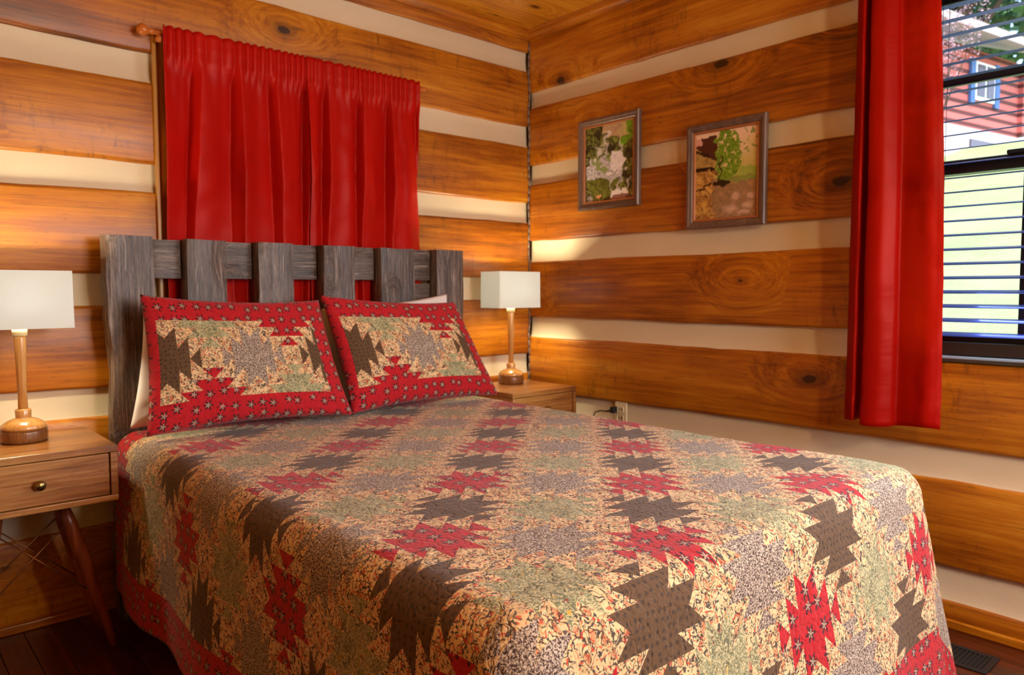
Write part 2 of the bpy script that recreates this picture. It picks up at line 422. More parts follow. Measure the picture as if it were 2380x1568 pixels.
def copy_tree(o, parent=None):
    c = o.copy(); C.objects.link(c)
    if parent: c.parent = parent; c.matrix_parent_inverse = o.matrix_parent_inverse.copy()
    for ch in [q for q in bpy.data.objects if q.parent == o and q != c]: copy_tree(ch, c)
    return c

# ------------------------------------------------------------------ log walls
def log(bm, axis, l0, l1, z0, z1, front=0.0, back=.07, seed=0, sgn=1, step=.06):
    """axis 'x': log along x with its face at y=front looking to -y*sgn; axis 'y': along y, face at x=front"""
    n = max(2, int((l1-l0)/step)); prof = [(back, 0), (.010, 0), (.003, .004), (0, .012)]
    rows = []
    for i in range(n+1):
        l = l0+(l1-l0)*i/n
        w = lambda q, a: noise.noise(Vector((l*2.3, seed*7.31+q*3.7, q)))*a
        w2 = lambda q, a: noise.noise(Vector((l*9, seed*5.1+q*1.7, q)))*a
        zb, zt = z0+w(0, .006)+w2(0, .003), z1+w(1, .006)+w2(1, .003); d = w(2, .006)
        P = [(b, zb+z) for b, z in prof]+[(d*.5, (zb+zt)/2)]+[(b, zt-z) for b, z in reversed(prof)]
        row = []
        for b, z in P:
            q = front+(b)*sgn
            row.append(bm.verts.new((l, q, z) if axis == 'x' else (q, l, z)))
        rows.append(row)
    for A, B in zip(rows, rows[1:]):
        for i in range(len(A)-1): bm.faces.new((A[i], A[i+1], B[i+1], B[i]))
    bm.faces.new(rows[0]); bm.faces.new(rows[-1][::-1])
HA = [(2.267, 2.368), (1.88, 1.9855), (1.484, 1.591), (1.082, 1.194), (.692, .794), (.306, .400)]       # chink strips, headboard wall
HB = [(2.075, 2.162), (1.681, 1.782), (1.281, 1.390), (.885, .988), (.492, .602), (.086, .203)]            # window wall
def bands(H):
    zs = sorted(H); out = []; z = 0.0
    for a, b in zs: out.append((z, a)); z = b
    out.append((z, 2.50)); return [q for q in out if q[1]-q[0] > .01]
RX0, RY0, ZC_ = -3.9, -4.6, 2.465
WA = (-1.79, -.77, 1.194, 1.9855)       # opening behind the small curtain: x0,x1,z0,z1
WB = (-2.92, -1.83, .905, 2.14)       # right window opening: y0,y1,z0,z1
def split(bm, axis, l0, l1, z0, z1, hole, seed, **kw):
    if hole and z1 > hole[2] and z0 < hole[3]:
        parts = [(l0, hole[0], z0, z1), (hole[1], l1, z0, z1)]
        if z0 < hole[2]-.02: parts.append((hole[0], hole[1], z0, hole[2]))
        if z1 > hole[3]+.02: parts.append((hole[0], hole[1], hole[3], z1))
        # keep one long log where the hole only bites its edge
        for p in parts: log(bm, axis, *p, seed=seed, **kw)
    else: log(bm, axis, l0, l1, z0, z1, seed=seed, **kw)
def chink(bm, axis, l0, l1, H, hole, front, sgn=1, d=.022):
    for z0, z1 in H:
        segs = [(l0, l1)]
        if hole and z1 > hole[2] and z0 < hole[3]: segs = [(l0, hole[0]), (hole[1], l1)]
        for a, b in segs:
            p = [(d+.03, z0-.01), (d-.012, z0-.002), (d-.004, z0+.012), (d, (z0+z1)/2), (d, z1+.005), (d+.03, z1+.01)]
            n = max(2, int((b-a)/.12)); rows = []
            for i in range(n+1):
                l = a+(b-a)*i/n
                rows.append([bm.verts.new((l, front+(q+noise.noise(Vector((l*3, z0*9, j)))*.003)*sgn, z) if axis == 'x' else (front+(q+noise.noise(Vector((l*3, z0*9, j)))*.003)*sgn, l, z)) for j, (q, z) in enumerate(p)])
            for A, B in zip(rows, rows[1:]):
                for i in range(len(A)-1): bm.faces.new((A[i], A[i+1], B[i+1], B[i]))
def wall(name, axis, l0, l1, H, hole, front, sgn, mats, seed):
    bm = BM()
    for i, (a, b) in enumerate(bands(H)): split(bm, axis, l0, l1, a, b, hole, seed+i, front=front, sgn=sgn)
    w = struct(name, bm, mats); autosmooth(w, 50)
    bm = BM(); chink(bm, axis, l0, l1, H, hole, front, sgn)
    # solid shell behind
    th0, th1 = front+.075*sgn, front+.16*sgn; th0, th1 = min(th0, th1), max(th0, th1)
    rects = [(l0-.1, l1+.1, 0, 2.52)] if not hole else [(l0-.1, hole[0]-.0, 0, 2.52), (hole[1], l1+.1, 0, 2.52), (hole[0], hole[1], 0, hole[2]), (hole[0], hole[1], hole[3], 2.52)]
    for a, b, c, d in rects:
        if axis == 'x': box(bm, a, b, th0, th1, c, d)
        else: box(bm, th0, th1, a, b, c, d)
    c = obj('chinking', bm, M['chink'], w); autosmooth(c, 50)
    return w
wall('wall_back', 'x', RX0, 0.0, HA, WA, 0.0, 1, M['logA'], 11)
wall('wall_right', 'y', RY0, 0.0, HB, WB, 0.0, 1, M['logB'], 31)
wall('wall_left', 'y', RY0, 0.0, HB, None, RX0, -1, M['logB'], 51)
wall('wall_front', 'x', RX0, 0.0, HA, (-1.65, -.65, .9, 2.0), RY0, -1, M['logA'], 71)

# floor of narrow boards running along the bed
bm = BM(); x = RX0-.1; i = 0
while x < .1:
    y = RY0-.1-random.random()
    while y < .1:
        L = .7+random.random()*.9
        box(bm, x+.0008, x+.0792, max(y, RY0-.1), min(y+L-.0015, .1), -.03, 0, .0012, 1); y += L
    x += .08
struct('floor', bm, M['floor'])
bm = BM(); y = RY0-.1
while y < .1:
    box(bm, RX0-.1, .1, y+.001, y+.139, ZC_, ZC_+.02, .003, 1); y += .14
box(bm, RX0-.1, .1, RY0-.1, .1, ZC_+.021, ZC_+.05)
struct('ceiling', bm, M['ceil'])
def crown(name, axis, a, b, mat):
    bm = BM(); prof = [(0, 2.418), (.012, 2.418), (.016, 2.430), (.030, 2.440), (.034, 2.452), (.044, 2.4645), (0, 2.4645)]
    rows = []
    for l in (a, b): rows.append([bm.verts.new((l, -q, z) if axis == 'x' else (-q, l, z)) for q, z in prof])
    n = len(prof)
    for i in range(n): bm.faces.new((rows[0][i], rows[0][(i+1) % n], rows[1][(i+1) % n], rows[1][i]))
    bm.faces.new(rows[0]); bm.faces.new(rows[1][::-1]); struct(name, bm, mat)
crown('trim_1', 'x', RX0, 0, M['trim']); crown('trim_2', 'y', RY0, -.001, M['trimY'])
# grey caulk bead down the corner
bm = BM(); pts = []
for i in range(60):
    z = .01+i*(2.40/59); pts.append((-.004+.004*math.sin(i*1.1)*(1 if i % 7 else .2), -.004, z))
path_tube(bm, pts, .006, 6); struct('trim_3', bm, M['caulk'], smooth=True)
bm = BM(); box(bm, -.016, -.001, RY0, -.02, 0, .03, .005, 2); struct('baseboard_right', bm, M['trimY'])
bm = BM(); box(bm, RX0, -.02, -.016, -.001, 0, .03, .005, 2); struct('baseboard_back', bm, M['trim'])

# ------------------------------------------------------------------ right window (window_1)
y0, y1, z0, z1 = WB
def frame_rect(bm, X0, X1, ya, yb, za, zb, t, bev=.003, bottom=None, top=None):
    bt = bottom or t; tp = top or t
    box(bm, X0, X1, ya, ya+t, za, zb, bev); box(bm, X0, X1, yb-t, yb, za, zb, bev)
    box(bm, X0, X1, ya+t, yb-t, za, za+bt, bev); box(bm, X0, X1, ya+t, yb-t, zb-tp, zb, bev)
bm = BM(); frame_rect(bm, .02, .15, y0+.001, y1-.001, z0+.001, z1-.001, .022)
win = struct('window_1', bm, M['sash'])
bm = BM(); box(bm, -.008, .035, y0+.001, y1-.001, z0-.004, z0+.006, .003)
obj('window_stool', bm, plain('ledge_bluish_highlight', srgb(150, 175, 200), .2), win)  # bluish white highlight along the sill edge, put into the ledge colour
zm = 1.535
ys = (y0+.023, y1-.023)
bm = BM(); frame_rect(bm, .06, .10, *ys, z0+.022, zm+.022, .03, bottom=.05, top=.045)   # lower sash
mu = [y1-.023-(.36), y1-.023-.36-.34]
for q in mu: box(bm, .068, .092, q-.010, q+.010, z0+.07, zm-.02, .003)
ls = obj('lower_sash', bm, M['sash'], win)
bm = BM(); box(bm, .079, .081, ys[0]+.03, ys[1]-.03, z0+.07, zm-.02); obj('pane', bm, M['glass'], ls)
bm = BM(); box(bm, .045, .062, -2.24, -2.16, zm+.02, zm+.035, .004); obj('sash_lock', bm, M['black'], ls)
bm = BM(); frame_rect(bm, .104, .144, *ys, zm-.02, z1-.022, .03, bottom=.05)
for q in mu: box(bm, .112, .136, q-.016, q+.016, zm+.03, z1-.05, .003)
box(bm, .112, .136, ys[0]+.03, ys[1]-.03, 1.815, 1.845, .003)
us = obj('upper_sash', bm, M['sash'], win)
bm = BM(); box(bm, .123, .125, ys[0]+.03, ys[1]-.03, zm+.03, z1-.05); obj('pane', bm, M['glass'], us)
# blind
blind = empty('window_blind', (.02, -2.4, z1), 'dark slatted blind with blue sky reflection painted into its slats hanging in the right window', 'blind')
k = NT('blind_slat_sky_blue', .5, .08); k.base(srgb(64, 86, 178)); M['slat'] = k.m  # blue sky reflection on dark slats, put into their base colour
k = NT('blind_rail', .55); v = k.coord(); k.base(k.mix(k.step(k.m_('SINE', k.mul(k.sep(v)[2], 1400.0)), -.5, .5), srgb(18, 13, 11), srgb(52, 38, 30))); M['rail'] = k.m
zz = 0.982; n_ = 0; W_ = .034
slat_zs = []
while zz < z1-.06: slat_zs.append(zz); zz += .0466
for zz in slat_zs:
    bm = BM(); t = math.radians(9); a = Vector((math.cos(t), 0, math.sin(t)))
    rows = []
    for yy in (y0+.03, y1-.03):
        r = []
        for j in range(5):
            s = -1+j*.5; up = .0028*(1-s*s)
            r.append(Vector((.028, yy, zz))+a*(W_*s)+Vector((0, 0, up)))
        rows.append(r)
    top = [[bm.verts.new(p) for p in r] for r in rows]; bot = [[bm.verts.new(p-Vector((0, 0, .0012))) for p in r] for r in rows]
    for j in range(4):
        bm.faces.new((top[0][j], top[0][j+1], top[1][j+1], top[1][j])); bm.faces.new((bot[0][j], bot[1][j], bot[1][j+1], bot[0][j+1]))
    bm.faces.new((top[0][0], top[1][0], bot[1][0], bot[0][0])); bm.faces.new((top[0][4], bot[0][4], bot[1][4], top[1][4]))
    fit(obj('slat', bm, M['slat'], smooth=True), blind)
bm = BM(); box(bm, .008, .055, y0+.03, y1-.03, .912, .955, .004); fit(obj('bottom_rail', bm, M['rail']), blind)
bm = BM(); box(bm, .002, .055, y0+.026, y1-.026, z1-.05, z1-.005, .003); fit(obj('head_rail', bm, M['rail']), blind)
for yy in (-1.975, -2.75):
    for dx, dy in ((-.003, .018), (.028, .006), (.058, -.004)):
        bm = BM(); tube(bm, (dx, yy+dy, .955), (dx, yy+dy, z1-.05), .0009, n=6); fit(obj('ladder_cord', bm, M['cord']), blind)

# small window behind the wall curtain (window_2)
x0, x1, z0a, z1a = WA
bm = BM()
box(bm, x0+.001, x0+.02, .004, .155, z0a+.001, z1a-.001, .002); box(bm, x1-.02, x1-.001, .004, .155, z0a+.001, z1a-.001, .002)
box(bm, x0+.021, x1-.021, .004, .155, z0a+.001, z0a+.02, .002); box(bm, x0+.021, x1-.021, .004, .155, z1a-.02, z1a-.001, .002)
box(bm, x0-.052, x0-.0, -.012, .002, z0a-.18, 2.035, .002); box(bm, x1-.0, x1+.02, -.012, .002, z0a-.18, 2.035, .002)
w2 = struct('window_2', bm, M['trimZ'])
bm = BM(); box(bm, x0-.066, x0-.053, -.016, .002, z0a-.20, 2.04, .002); obj('edge_strip', bm, plain('gold_window_trim', srgb(190, 132, 40), .35), w2)
bm = BM()
for a, b in ((x0+.022, -1.30), (-1.26, x1-.022)):
    box(bm, a, a+.03, .10, .13, z0a+.021, z1a-.021); box(bm, b-.03, b, .10, .13, z0a+.021, z1a-.021)
    box(bm, a+.03, b-.03, .10, .13, z0a+.021, z0a+.051); box(bm, a+.03, b-.03, .10, .13, z1a-.051, z1a-.021)
obj('sash', bm, M['sash'], w2)
bm = BM(); box(bm, x0+.03, x1-.03, .114, .116, z0a+.03, z1a-.03); obj('pane', bm, M['glass'], w2)
# unseen window added behind the camera to carry the cool fill (fill_window)
bm = BM()
for a in (-1.649, -1.17, -.69): box(bm, a, a+.04, RY0-.12, RY0-.08, .901, 1.999, .003)
for a in (.901, 1.43, 1.959): box(bm, -1.609, -.69, RY0-.12, RY0-.08, a, a+.04, .003)
w3 = struct('fill_window', bm, M['sash'])
bm = BM(); box(bm, -1.61, -.69, RY0-.101, RY0-.099, .94, 1.96); obj('pane', bm, M['glass'], w3)
# unseen pendant added behind the camera as source of the warm fill
cl = empty('fill_pendant', (-1.6, -3.85, ZC_), 'hanging pendant with a frosted glass bowl, added behind the viewer for fill light', 'lamp')
bm = BM(); lathe(bm, [(.001, -.02), (.06, -.02), (.065, -.001), (.001, -.001)]); obj('canopy', bm, M['brass'], cl, True)
bm = BM(); tube(bm, (0, 0, -.30), (0, 0, -.02), .006); obj('stem', bm, M['brass'], cl, True)
k = NT('frosted_glow'); k.base((1, .95, .85)); k.b.inputs['Emission Color'].default_value = (1, .82, .6, 1); k.b.inputs['Emission Strength'].default_value = 3; M['frost'] = k.m
bm = BM(); lathe(bm, [(.001, -.29), (.04, -.295), (.11, -.33), (.13, -.37), (.127, -.371), (.107, -.333), (.04, -.300), (.001, -.296)]); obj('glass_bowl', bm, M['frost'], cl, True)

# ------------------------------------------------------------------ curtains
def sheet(f, nu, nv, th=.0):
    bm = BM(); G = [[bm.verts.new(f(i/nu, j/nv)) for j in range(nv+1)] for i in range(nu+1)]
    for i in range(nu):
        for j in range(nv): bm.faces.new((G[i][j], G[i+1][j], G[i+1][j+1], G[i][j+1]))
    return bm
def solid(o, t, off=0):
    md = o.modifiers.new('thickness', 'SOLIDIFY'); md.thickness = t; md.offset = off; return o
rod_z = 2.045
rod = empty('curtain_rod', (-1.28, -.05, rod_z), 'thin wooden rod with ball finials holding the short red curtains', 'curtain rod')
bm = BM(); tube(bm, (-1.86, -.045, rod_z), (-.725, -.045, rod_z), .009); fit(obj('pole', bm, M['rodwood'], smooth=True), rod)
for s, xx in ((-1, -1.86), (1, -.725)):
    bm = BM(); r = .021 if s < 0 else .012
    lathe(bm, [(.001, 0), (.011, 0), (.012, .006), (.009, .010), (.011, .014)] + [(max(.001, r*math.sin(q*PI/10)), .014+r-r*math.cos(q*PI/10)) for q in range(2, 11)], 'X')
    if s < 0:
        for v_ in bm.verts: v_.co.x *= -1
    bmesh.ops.translate(bm, verts=bm.verts[:], vec=(xx, -.045, rod_z)); fit(obj('finial', bm, M['rodwood'], smooth=True), rod)
    bm = BM(); bx_ = xx+.018 if s < 0 else xx-.03
    tube(bm, (bx_, -.002, rod_z-.02), (bx_, -.045, rod_z-.014), .007); tube(bm, (bx_, -.045, rod_z-.014), (bx_, -.045, rod_z), .006)
    bmesh.ops.create_uvsphere(bm, u_segments=14, v_segments=8, radius=.013, matrix=Matrix.Translation((bx_, -.05, rod_z-.022)))
    fit(obj('bracket', bm, M['rodwood'], smooth=True), rod)
def short_panel(xa, xb, seed, zbot, label):
    nu, nv = 190, 70; rnd = random.Random(seed)
    folds = [rnd.uniform(.6, 1.3) for _ in range(14)]
    def f(s, t):
        z = rod_z+.020-(rod_z+.020-zbot)*t
        top = max(0, 1-(t*9))
        x = xa+(xb-xa)*(s+.012*math.sin(s*17+seed))
        spread = 1+.03*t*(1 if seed == 2 else .3)
        x = (xa+xb)/2+(x-(xa+xb)/2)*spread+(.018*t if seed == 2 else 0)
        # gathers at the rod, broad pleats lower down
        g = math.sin(s*2*PI*10+2.2*math.sin(s*9+seed))*.6+.4*math.sin(s*2*PI*16+seed)
        w = noise.noise(Vector((s*6.2+seed*5, t*.5, 0)))*1.0
        ph = (s*(4.4 if seed == 1 else 3.8)+.45*w+.13*seed+.03*t) % 1.0
        p = -1+2*(ph/.16)**.8 if ph < .16 else 1-2*((ph-.16)/.84)**1.3
        hi = max(0, min(1, (z-1.36)/.22))
        y = -.042-.012*hi-(.016+.014*hi)*p*min(1, .35+t*1.6)-.004*g*(1-min(1, t*3.2))
        y -= .004*noise.noise(Vector((s*9+seed, t*16, 3)))*min(1, t*3)
        if seed == 2: y -= .016*max(0, 1-s*6)
        else: y += .006*max(0, 1-(1-s)*8)
        if t < .16:      # rod pocket with tight gathers
            gg = math.sin(s*2*PI*9+2.5*math.sin(s*7+seed)); yt = -.066-.009*abs(gg)
            q = min(1, max(0, (t-.07)/.09)); q = q*q*(3-2*q)
            y = yt*(1-q)+y*q; z += .005*abs(gg)*max(0, 1-t/.03)
            if .062 < t < .085: y += .003
        if t > .93: y -= .0035
        return (x, max(-.0635-.03*hi, min(y, -.018)), z)
    bm = sheet(f, nu, nv); o = obj('window_curtain', bm, M['curtA'], smooth=True); solid(o, .0016)
    tag(o, label, 'curtain'); return o
short_panel(-1.842, -1.232, 1, 1.0, 'short red satin curtain, left panel above the barnwood headboard')
short_panel(-1.298, -.742, 2, 1.0, 'short red satin curtain, right panel above the barnwood headboard')
# long curtain at the right window
def long_curtain():
    nu, nv = 220, 90; zt, zb = 2.30, .672
    # fold profile: (fraction, y, x)
    prof = [(0, -1.742, -.055), (.06, -1.735, -.10), (.13, -1.765, -.125), (.17, -1.776, -.122), (.22, -1.772, -.09), (.27, -1.768, -.03), (.34, -1.782, -.024), (.39, -1.79, -.09), (.45, -1.806, -.135), (.54, -1.85, -.135), (.61, -1.885, -.10), (.66, -1.90, -.072), (.75, -1.945, -.082), (.86, -1.99, -.095), (.94, -2.02, -.085), (1, -2.035, -.075)]
    def cr(s):
        for i in range(len(prof)-1):
            if s <= prof[i+1][0]+1e-9: break
        a, b = prof[i], prof[i+1]; u = (s-a[0])/(b[0]-a[0])
        p0 = prof[max(i-1, 0)]; p3 = prof[min(i+2, len(prof)-1)]
        h = lambda q: .5*((2*a[q])+(-p0[q]+b[q])*u+(2*p0[q]-5*a[q]+4*b[q]-p3[q])*u*u+(-p0[q]+3*a[q]-3*b[q]+p3[q])*u**3)
        return h(1), h(2)
    def f(s, t):
        y, x = cr(s); z = zt+(zb-zt)*t
        c = -1.885; sc = .80+.20*t
        y = c+(y-c)*sc-.012*math.sin(t*3.0)*(s)+.0*t
        y += .02*(1-t)
        x += .007*noise.noise(Vector((s*5, t*7, 2)))+.004*noise.noise(Vector((s*10, t*22, 5)))
        x = x*(.75+.25*t)-.02*(1-t)
        if t > .955: x -= .003
        z += .006*math.sin(s*9)*t
        return (min(x, -.02), y, z)
    bm = sheet(f, nu, nv); o = obj('window_curtain', bm, M['curtB'], smooth=True); solid(o, .0014)
    return tag(o, 'long red satin curtain hanging in deep folds beside the right window', 'curtain')
long_curtain()
rod2 = empty('curtain_rod', (-.07, -2.4, 2.30), 'wooden rod carrying the long red curtain over the right window', 'curtain rod')
bm = BM(); tube(bm, (-.07, -3.0, 2.305), (-.07, -1.70, 2.305), .011); fit(obj('pole', bm, M['rodwood'], smooth=True), rod2)
for yy in (-1.70, -3.0):
    bm = BM(); bmesh.ops.create_uvsphere(bm, u_segments=16, v_segments=10, radius=.024, matrix=Matrix.Translation((-.07, yy, 2.305))); fit(obj('finial', bm, M['rodwood'], smooth=True), rod2)
for yy in (-1.72, -2.98):
    bm = BM(); tube(bm, (-.001, yy, 2.305), (-.07, yy, 2.305), .007); fit(obj('bracket', bm, M['rodwood'], smooth=True), rod2)

# ------------------------------------------------------------------ bed
bed = empty('bed', (-1.3, -1.1, 0), 'queen bed with a rough weathered barnwood plank headboard', 'bed')
def rough_plank(name, x0, x1, y0, y1, z0, z1, seed, mat, amp=.004, live=False, label=None):
    bm = BM(); nx, ny, nz = max(2, int((x1-x0)/.02)), max(2, int((y1-y0)/.02)), max(2, int((z1-z0)/.025))
    box(bm, 0, 1, 0, 1, 0, 1)
    # regular grid on a box
    bm.free(); bm = BM(); V = {}
    def gv(i, j, k):
        if (i, j, k) not in V: V[(i, j, k)] = bm.verts.new((x0+(x1-x0)*i/nx, y0+(y1-y0)*j/ny, z0+(z1-z0)*k/nz))
        return V[(i, j, k)]
    for i in range(nx):
        for j in range(ny):
            for kk in (0, nz): bm.faces.new((gv(i, j, kk), gv(i+1, j, kk), gv(i+1, j+1, kk), gv(i, j+1, kk)))
    for i in range(nx):
        for kk in range(nz):
            for j in (0, ny): bm.faces.new((gv(i, j, kk), gv(i+1, j, kk), gv(i+1, j, kk+1), gv(i, j, kk+1)))
    for j in range(ny):
        for kk in range(nz):
            for i in (0, nx): bm.faces.new((gv(i, j, kk), gv(i, j+1, kk), gv(i, j+1, kk+1), gv(i, j, kk+1)))
    for v_ in bm.verts:
        p = v_.co.copy(); s = Vector((seed*3.1, seed*1.7, 0))
        # soften corners
        ex = min((p.x-x0), (x1-p.x)); ey = min((p.y-y0), (y1-p.y))
        r = .006
        if ex < .001 and ey < .001:
            v_.co.x += r*(1 if p.x < (x0+x1)/2 else -1)*.6; v_.co.y += r*(1 if p.y < (y0+y1)/2 else -1)*.6
        v_.co.x += noise.noise(Vector((0, p.y*6, p.z*5))+s)*amp*.9
        v_.co.y += noise.noise(Vector((p.x*14, 0, p.z*7))+s)*amp
        v_.co.z += noise.noise(Vector((p.x*9, p.y*9, p.z*2))+s)*amp*(1 if z1-p.z < .01 else .3)
        if live and p.x-x0 < .03:
            wgt = 1-(p.x-x0)/.03
            v_.co.x += wgt*(.016*noise.noise(Vector((seed, p.y*3, p.z*3.2)))+.008*noise.noise(Vector((seed+4, p.y*9, p.z*14)))+(.012*max(0, min(1, (1.2-p.z)*3))))
    o = obj(name, bm, mat, smooth=True, label=label); o.data.set_sharp_from_angle(angle=math.radians(50)); return fit(o, bed)
rough_plank('headboard_post', -2.065, -1.909, -.15, -.068, .001, 1.318, 1, M['barnZ'], live=True, label='wide left post with a live bark edge')
for i, (a, b) in enumerate(((-1.804, -1.658), (-1.544, -1.397), (-1.273, -1.124), (-1.006, -.83))):
    rough_plank('headboard_slat', a, b, -.15, -.068, .30, 1.316-.001*i, 2+i, M['barnZ'])
rough_plank('headboard_post', -.713, -.557, -.15, -.068, .001, 1.314, 8, M['barnZ'])
for i, (a, b) in enumerate(((-1.908, -1.805), (-1.657, -1.545), (-1.396, -1.274), (-1.123, -1.007), (-.829, -.714))):
    rough_plank('headboard_rail', a, b, -.105, -.07, 1.176, 1.312, 11+i, M['barnX'], .002)
rough_plank('headboard_rail', -.829, -.714, -.105, -.07, .80, 1.160, 18, M['barnX'], .002)
rough_plank('headboard_rail', -1.908, -.83, -.064, -.058, .32, .50, 19, M['barnX'], .001)
bm = BM(); box(bm, -2.01, -.60, -2.09, -.17, .30, .635, .06, 4); fit(obj('mattress', bm, M['white'], smooth=True), bed)
bm = BM(); box(bm, -2.0, -.61, -2.08, -.17, .20, .295, .01, 2); fit(obj('bed_frame', bm, M['black']), bed)
for xx in (-1.97, -.66):
    for yy in (-.22, -2.02):
        bm = BM(); box(bm, xx-.02, xx+.02, yy-.02, yy+.02, .001, .198, .003); fit(obj('bed_leg', bm, M['black']), bed)

# quilt ------------------------------------------------------------
def make_quilt():
    fx0, fx1, fy0 = -1.985, -.63, -2.095     # flat top limits
    zt = .657; r = .08
    sx0, sx1, sy0, sy1 = -2.56, -.06, -2.71, -.175
    NX, NY = 250, 260
    bm = BM(); uvl = bm.loops.layers.uv.new('cloth'); G = []
    UVc = {}
    for i in range(NX+1):
        row = []
        for j in range(NY+1):
            s = sx0+(sx1-sx0)*i/NX; t = sy0+(sy1-sy0)*j/NY
            dx = (s-fx0) if s < fx0 else ((s-fx1) if s > fx1 else 0); dy = (t-fy0) if t < fy0 else 0
            cx, cy = min(max(s, fx0), fx1), max(t, fy0)
            d = math.hypot(dx, dy)
            n0 = noise.noise(Vector((s*2.3, t*2.3, 0)))*.006+noise.noise(Vector((s*9, t*9, 3)))*.0025+noise.noise(Vector((s*30, t*30, 5)))*.0014
            if d < 1e-9: x, y, z = cx, cy, zt+n0
            else:
                ux, uy = dx/d, dy/d
                if dx and dy:   # sheet corner hangs with excess cloth
                    d = max(abs(dx), abs(dy))+.42*min(abs(dx), abs(dy))
                la = r*PI/2
                if d < la: out = r*math.sin(d/r); dn = r*(1-math.cos(d/r))
                else: e = d-la; q_ = .055+.13*abs(uy); out = r+e*q_; dn = r+e*math.sqrt(1-q_*q_)
                # folds along the perimeter
                per = (cx*1.0 if abs(uy) > .5 else 0)+(cy if abs(ux) > .5 else 0)+math.atan2(uy, ux)*.16
                amt = max(0, d-.08)
                fold = (math.sin(per*9.5+1.0+.8*math.sin(per*3))*.030+noise.noise(Vector((per*5, 0, 2)))*.03)*amt
                if dx and dy: fold += amt*.06*math.sin(2*math.atan2(abs(dy), abs(dx)))*math.cos(6*math.atan2(abs(dy), abs(dx)))
                out += fold
                x = cx+ux*(out+n0*.5); y = cy+uy*(out+n0*.5); z = zt-dn+n0*max(0, uy if False else (1-min(1, d/la)))
                if z < .012: ex = .012-z; z = .012+noise.noise(Vector((s*8, t*8, 0)))*.004; x += ux*ex*.8; y += uy*ex*.8
            v_ = bm.verts.new((x, y, z)); UVc[v_] = (s, t); row.append(v_)
        G.append(row)
    for i in range(NX):
        for j in range(NY):
            f = bm.faces.new((G[i][j], G[i+1][j], G[i+1][j+1], G[i][j+1]))
            for l in f.loops: l[uvl].uv = UVc[l.vert]
    o = obj('quilt', bm, [M['quilt']], smooth=True); md = solid(o, .007, -1)
    return tag(o, 'red, brown, grey and cream patchwork quilt with sawtooth stars spread over the bed', 'quilt')
make_quilt()

# pillows -----------------------------------------------------------
def pillow_mesh(w, h, th, mat, uv=True, seed=0, flange=0.0, pinch=.07):
    bm = BM(); uvl = bm.loops.layers.uv.new('cloth'); NX, NY = 70, 50
    sides = []
    for sg in (-1, 1):
        G = []
        for i in range(NX+1):
            row = []
            for j in range(NY+1):
                a = -1+2*i/NX; b = -1+2*j/NY
                ia, ib = max(0, 1-a*a), max(0, 1-b*b)
                thk = th*(ia**.42)*(ib**.42)
                x = a*w/2*(1-pinch*ib*ib*.0-pinch*.9*(1-abs(b))**1*abs(a)**3*0-pinch*ib*.5)
                y = b*h/2*(1-pinch*ia*.9)
                wr = noise.noise(Vector((a*3+seed, b*3, sg)))*.006+noise.noise(Vector((a*9+seed, b*9, sg)))*.003
                # creases running in from the corners
                cr = .004*math.sin(20*(abs(a)-abs(b)))*(a*a*b*b)
                edge = min(1, (ia*ib)**.3)
                row.append((x, y, sg*(thk/2+(wr+cr)*edge), a*w/2, b*h/2))
            G.append(row)
        sides.append(G)
    key = {}
    def gv(sg, i, j):
        if i in (0, NX) or j in (0, NY): k_ = (0, i, j)
        else: k_ = (sg, i, j)
        if k_ not in key:
            p = sides[sg][i][j]; z = p[2] if k_[0] or k_[0] == sg and not (i in (0, NX) or j in (0, NY)) else 0
            key[k_] = bm.verts.new((p[0], p[1], z if not (i in (0, NX) or j in (0, NY)) else 0))
        return key[k_]
    # use separate keys for the two sides
    key.clear()
    def gv(sg, i, j):
        e = i in (0, NX) or j in (0, NY); k_ = ('e', i, j) if e else (sg, i, j)
        if k_ not in key:
            p = sides[sg][i][j]; key[k_] = bm.verts.new((p[0], p[1], 0 if e else p[2]))
        return key[k_]
    for sg in (0, 1):
        for i in range(NX):
            for j in range(NY):
                q = [(i, j), (i+1, j), (i+1, j+1), (i, j+1)]
                f = bm.faces.new([gv(sg, *c) for c in q])
                for l, c in zip(f.loops, q):
                    p = sides[sg][c[0]][c[1]]; l[uvl].uv = (p[3]*(1 if sg else -1), p[4]) if uv else (0, 0)
    return bm
def place_pillow(name, w, h, th, mat, BL, BR, TL, TR, label, cat, seed, group=None, pinch=.07):
    bm = pillow_mesh(w, h, th, mat, seed=seed, pinch=pinch)
    BL, BR, TL, TR = map(Vector, (BL, BR, TL, TR))
    nrm = ((BR-BL).cross(TL-BL)).normalized()
    for v_ in bm.verts:
        a = v_.co.x/w+.5; b = v_.co.y/h+.5
        p = (BL*(1-a)+BR*a)*(1-b)+(TL*(1-a)+TR*a)*b
        v_.co = p+nrm*v_.co.z
    # origin at the bottom middle
    c = (BL+BR)/2
    bmesh.ops.translate(bm, verts=bm.verts[:], vec=-c)
    o = obj(name, bm, mat, smooth=True); o.location = c
    return tag(o, label, cat, group)
place_pillow('pillow', .64, .44, .075, M['white'], (-2.03, -.235, .675), (-1.36, -.225, .675), (-1.965, -.195, 1.06), (-1.34, -.195, 1.05), 'plain white pillow behind the left patchwork sham', 'pillow', 3)
place_pillow('pillow', .64, .44, .075, M['white'], (-1.33, -.225, .675), (-.66, -.225, .675), (-1.31, -.195, 1.06), (-.69, -.195, 1.115), 'plain white pillow behind the right patchwork sham', 'pillow', 6)
place_pillow('pillow_sham', .70, .46, .15, M['sham'], (-2.03, -.42, .676), (-1.33, -.47, .672), (-2.0, -.29, 1.12), (-1.375, -.30, 1.095), 'left of the two red-bordered patchwork pillow shams on the bed', 'pillow', 11, pinch=.09)
